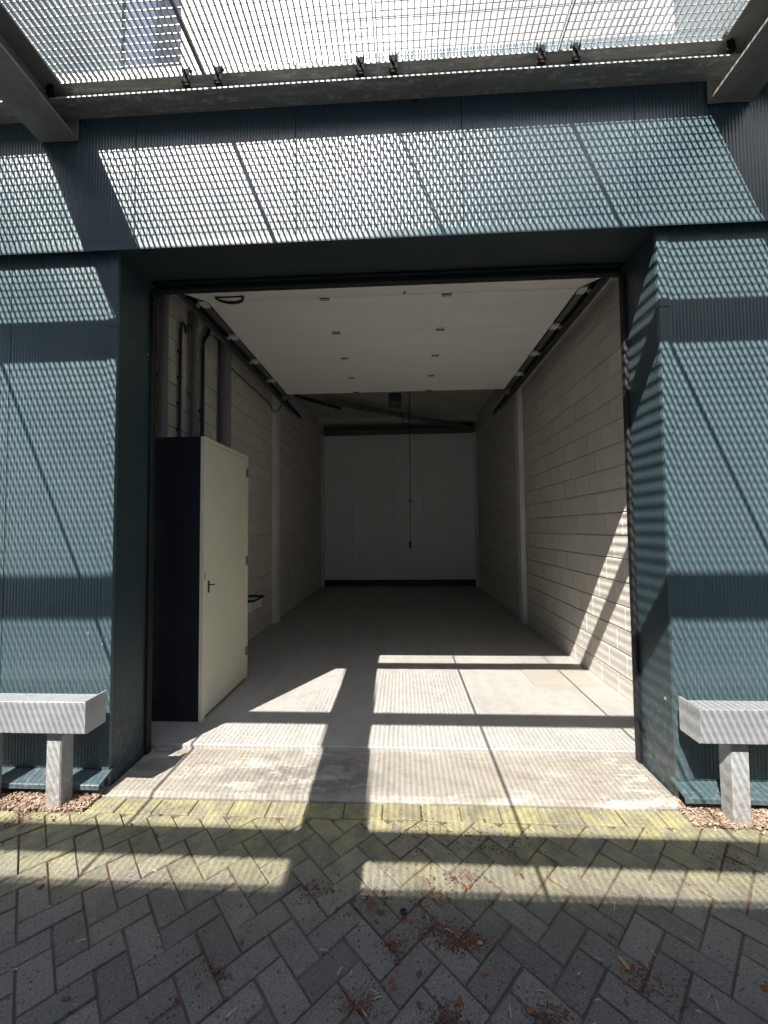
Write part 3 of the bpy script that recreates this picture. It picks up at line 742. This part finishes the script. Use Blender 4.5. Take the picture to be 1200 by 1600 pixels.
m = MB(); m.box(-.013, .013, -.010, .010, 0, .013, .003); m.tube([(0, 0, .012), (0, 0, .017)], .006, 8); o = m.build('bottle_cap', M['navy']); o.location = (-.016, -.707, GZ + .003); o.rotation_euler = (.1, .15, .5)
tag(o, 'small dark blue plastic cap lying on the paving below the shadow edge', 'cap')
m = MB(); m.box(-.006, .006, -.021, .021, 0, .006, .0015); o = m.build('wood_splinter', M['leafC']); o.location = (.773, -.864, GZ + .004); o.rotation_euler = (0, 0, .35)
tag(o, 'pale orange wood splinter lying on the paving at lower right', 'splinter')

# pale twigs
m = MB()
for (x, y) in [(.60, -.90), (.69, -.85), (.42, -.79), (.08, -.72), (.16, -.77), (-.31, -.86), (-.1, -1.0), (-.2, -.93), (.45, -.96), (.9, -.82), (1.0, -.95), (-.68, -.67), (-1.25, -.86), (.33, -1.02), (-.42, -.45)] + [(random.uniform(-2, 1.8), random.uniform(-1.15, -.25)) for _ in range(40)]:
    a = random.uniform(0, 3.14); L = random.uniform(.006, .02)
    m.tube([(x - L * math.cos(a), y - L * math.sin(a), GZ + .004), (x, y + random.gauss(0, .002), GZ + .006), (x + L * math.cos(a), y + L * math.sin(a), GZ + .004)], .0014, 5)
m.build('twigs', M['twig'], kind='stuff')
# crumbs lying in the joints and in small drifts
m = MB()
def crumb(x, y, s):
    a = random.uniform(0, 6.28); ca, sa = math.cos(a), math.sin(a); w_ = s * random.uniform(.3, .8); h = s * random.uniform(.1, .4)
    z = GZ + random.uniform(-.001, .002); t = random.uniform(-.4, .4)
    vs = [(x + px * ca - py * sa, y + px * sa + py * ca, z + dz + t * px) for dz in (0, h) for px, py in ((-s, -w_), (s, -w_ * .6), (s * .7, w_), (-s * .8, w_ * .7))]
    m.add(vs, [(0, 1, 2, 3), (4, 5, 6, 7), (0, 1, 5, 4), (1, 2, 6, 5), (2, 3, 7, 6), (3, 0, 4, 7)])
drifts = [(.157, -.781, .06, 330), (.20, -.80, .05, 200), (-.064, -.836, .035, 200), (-.697, -.945, .035, 130), (.851, -.934, .06, 240), (.80, -.90, .05, 150), (-2.102, -.304, .11, 500), (.053, -.208, .12, 160), (.127, -1.04, .05, 260), (.251, -.801, .03, 120), (1.524, -.38, .07, 150), (.454, -1.027, .05, 160), (.093, -.626, .06, 120), (-.164, -1.018, .05, 200), (.26, -.53, .05, 160), (-.15, -.68, .06, 160), (-.40, -.62, .06, 90), (.45, -.33, .12, 160), (.1, -.34, .12, 120)]
for x, y, r, n in drifts:
    for _ in range(int(n * 1.7)): crumb(x + random.gauss(0, r * .8), min(y + random.gauss(0, r * .5), -.1), random.uniform(.0012, .0052))
for _ in range(2600): crumb(random.uniform(-2.4, 2.2), -.1 - 1.2 * random.random() ** .8, random.uniform(.0007, .0022))
# along the joints
for a in range(-44, 44):
    for b in range(-22, 22):
        for (ux, vx, du, dv) in ((0, 0, 2, 0), (0, 1, 0, 2), (2, 0, 0, 1), (0, 3, 1, 0)):
            pu, pw = u0 + (a + 2 * b + ux) * w, v0 + (a - 2 * b + vx) * w
            x, y = (pu - pw) * s2, (pu + pw) * s2
            if not (-2.3 < x < 2.1 and -1.25 < y < -.15): continue
            for _ in range(int(26 * random.random() ** 1.8)):
                t = random.random(); uu, vv = pu + du * w * t + random.gauss(0, .0055), pw + dv * w * t + random.gauss(0, .0055)
                yy = (uu + vv) * s2
                if yy < -.1: crumb((uu - vv) * s2, yy, random.uniform(.001, .0028))
for _ in range(500): crumb(random.uniform(XL + .02, XR - .02), -.074 + random.gauss(0, .006), random.uniform(.0008, .0025))
m.build('leaf_litter', M['crumb'], kind='stuff')
# wood chips in the strips along the facade
m = MB(); rnd = random.Random(3)
for (xa, xb, k) in ((-3.4, -1.80, 3400), (1.50, 3.0, 3200)):
    nx = 40; ny = 8; o = len(m.v)
    m.add([(xa + (xb - xa) * i / nx, -.215 + .23 * j / ny, -.016 + rnd.uniform(-.006, .006) - (.012 if j == 0 else 0)) for i in range(nx + 1) for j in range(ny + 1)],
          [(i * (ny + 1) + j, (i + 1) * (ny + 1) + j, (i + 1) * (ny + 1) + j + 1, i * (ny + 1) + j + 1) for i in range(nx) for j in range(ny)])
m.build('soil_strip', M['soil'], kind='structure')
m = MB()
for (xa, xb, k) in ((-3.3, -1.80, 4200), (1.50, 2.9, 3800)):
    for _ in range(k):
        x, y = rnd.uniform(xa, xb), rnd.uniform(-.205, -.0)
        if rnd.random() < .04: y -= rnd.uniform(0, .05)
        L, wd, th = rnd.uniform(.004, .014), rnd.uniform(.0015, .004), rnd.uniform(.0008, .002)
        Mx = Matrix.Translation((x, y, -.008 + rnd.uniform(-.004, .012))) @ Matrix.Rotation(rnd.uniform(0, 6.28), 4, 'Z') @ Matrix.Rotation(rnd.gauss(0, .35), 4, 'Y') @ Matrix.Rotation(rnd.gauss(0, .35), 4, 'X')
        m.box(-L, L, -wd, wd, -th, th, 0, Mx)
m.build('wood_chips', M['chips'], kind='stuff')

# ------------------------------------------------------------------ camera
F, PIT, YAW, ROL, DC, HC = 612.0, .0415, -.047, .0098, 2.3702, 1.55
cy_, sy_ = math.cos(YAW), math.sin(YAW); cp, sp_ = math.cos(PIT), math.sin(PIT)
r0 = Vector((cy_, -sy_, 0)); f0 = Vector((sy_ * cp, cy_ * cp, sp_)); u_0 = Vector((-sy_ * sp_, -cy_ * sp_, cp))
cr, sr = math.cos(ROL), math.sin(ROL)
rt = r0 * cr - u_0 * sr; up = r0 * sr + u_0 * cr
cam = bpy.data.cameras.new('camera'); co = bpy.data.objects.new('camera', cam); COL.objects.link(co)
Mx = Matrix.Identity(4)
for i in range(3): Mx[i][0] = rt[i]; Mx[i][1] = up[i]; Mx[i][2] = -f0[i]
Mx.translation = Vector((0, -DC, HC)); co.matrix_world = Mx
cam.sensor_fit = 'VERTICAL'; cam.sensor_height = 36; cam.sensor_width = 27; cam.lens = F / 1600 * 36; cam.clip_start = .02; cam.clip_end = 500
sc.camera = co

# ------------------------------------------------------------------ light
SUN = Vector((.555, 1.0, -1.36)).normalized()
sd = bpy.data.lights.new('sun', 'SUN'); sd.energy = 5.0; sd.angle = R(.33); sd.color = (1.0, .955, .88)
so = bpy.data.objects.new('sun', sd); COL.objects.link(so); so.rotation_euler = SUN.to_track_quat('-Z', 'Y').to_euler(); so.location = (-4, -8, 11)
w_ = bpy.data.worlds.new('World'); sc.world = w_; w_.use_nodes = True
nt = w_.node_tree; bg = nt.nodes['Background']; sky = nt.nodes.new('ShaderNodeTexSky'); sky.sky_type = 'NISHITA'; sky.sun_disc = False
sky.sun_elevation = math.asin(-SUN.z); sky.sun_rotation = math.atan2(-SUN.x, -SUN.y) % (2 * math.pi); sky.dust_density = 1.5
nt.links.new(sky.outputs[0], bg.inputs['Color']); bg.inputs['Strength'].default_value = .095
sc.view_settings.view_transform = 'Standard'; sc.view_settings.look = 'None'; sc.view_settings.gamma = 1; sc.view_settings.exposure = 2.22
sc.render.engine = 'CYCLES'
sc.cycles.max_bounces = 12; sc.cycles.diffuse_bounces = 8; sc.cycles.glossy_bounces = 4; sc.cycles.use_denoising = True
sc.cycles.sample_clamp_indirect = 8
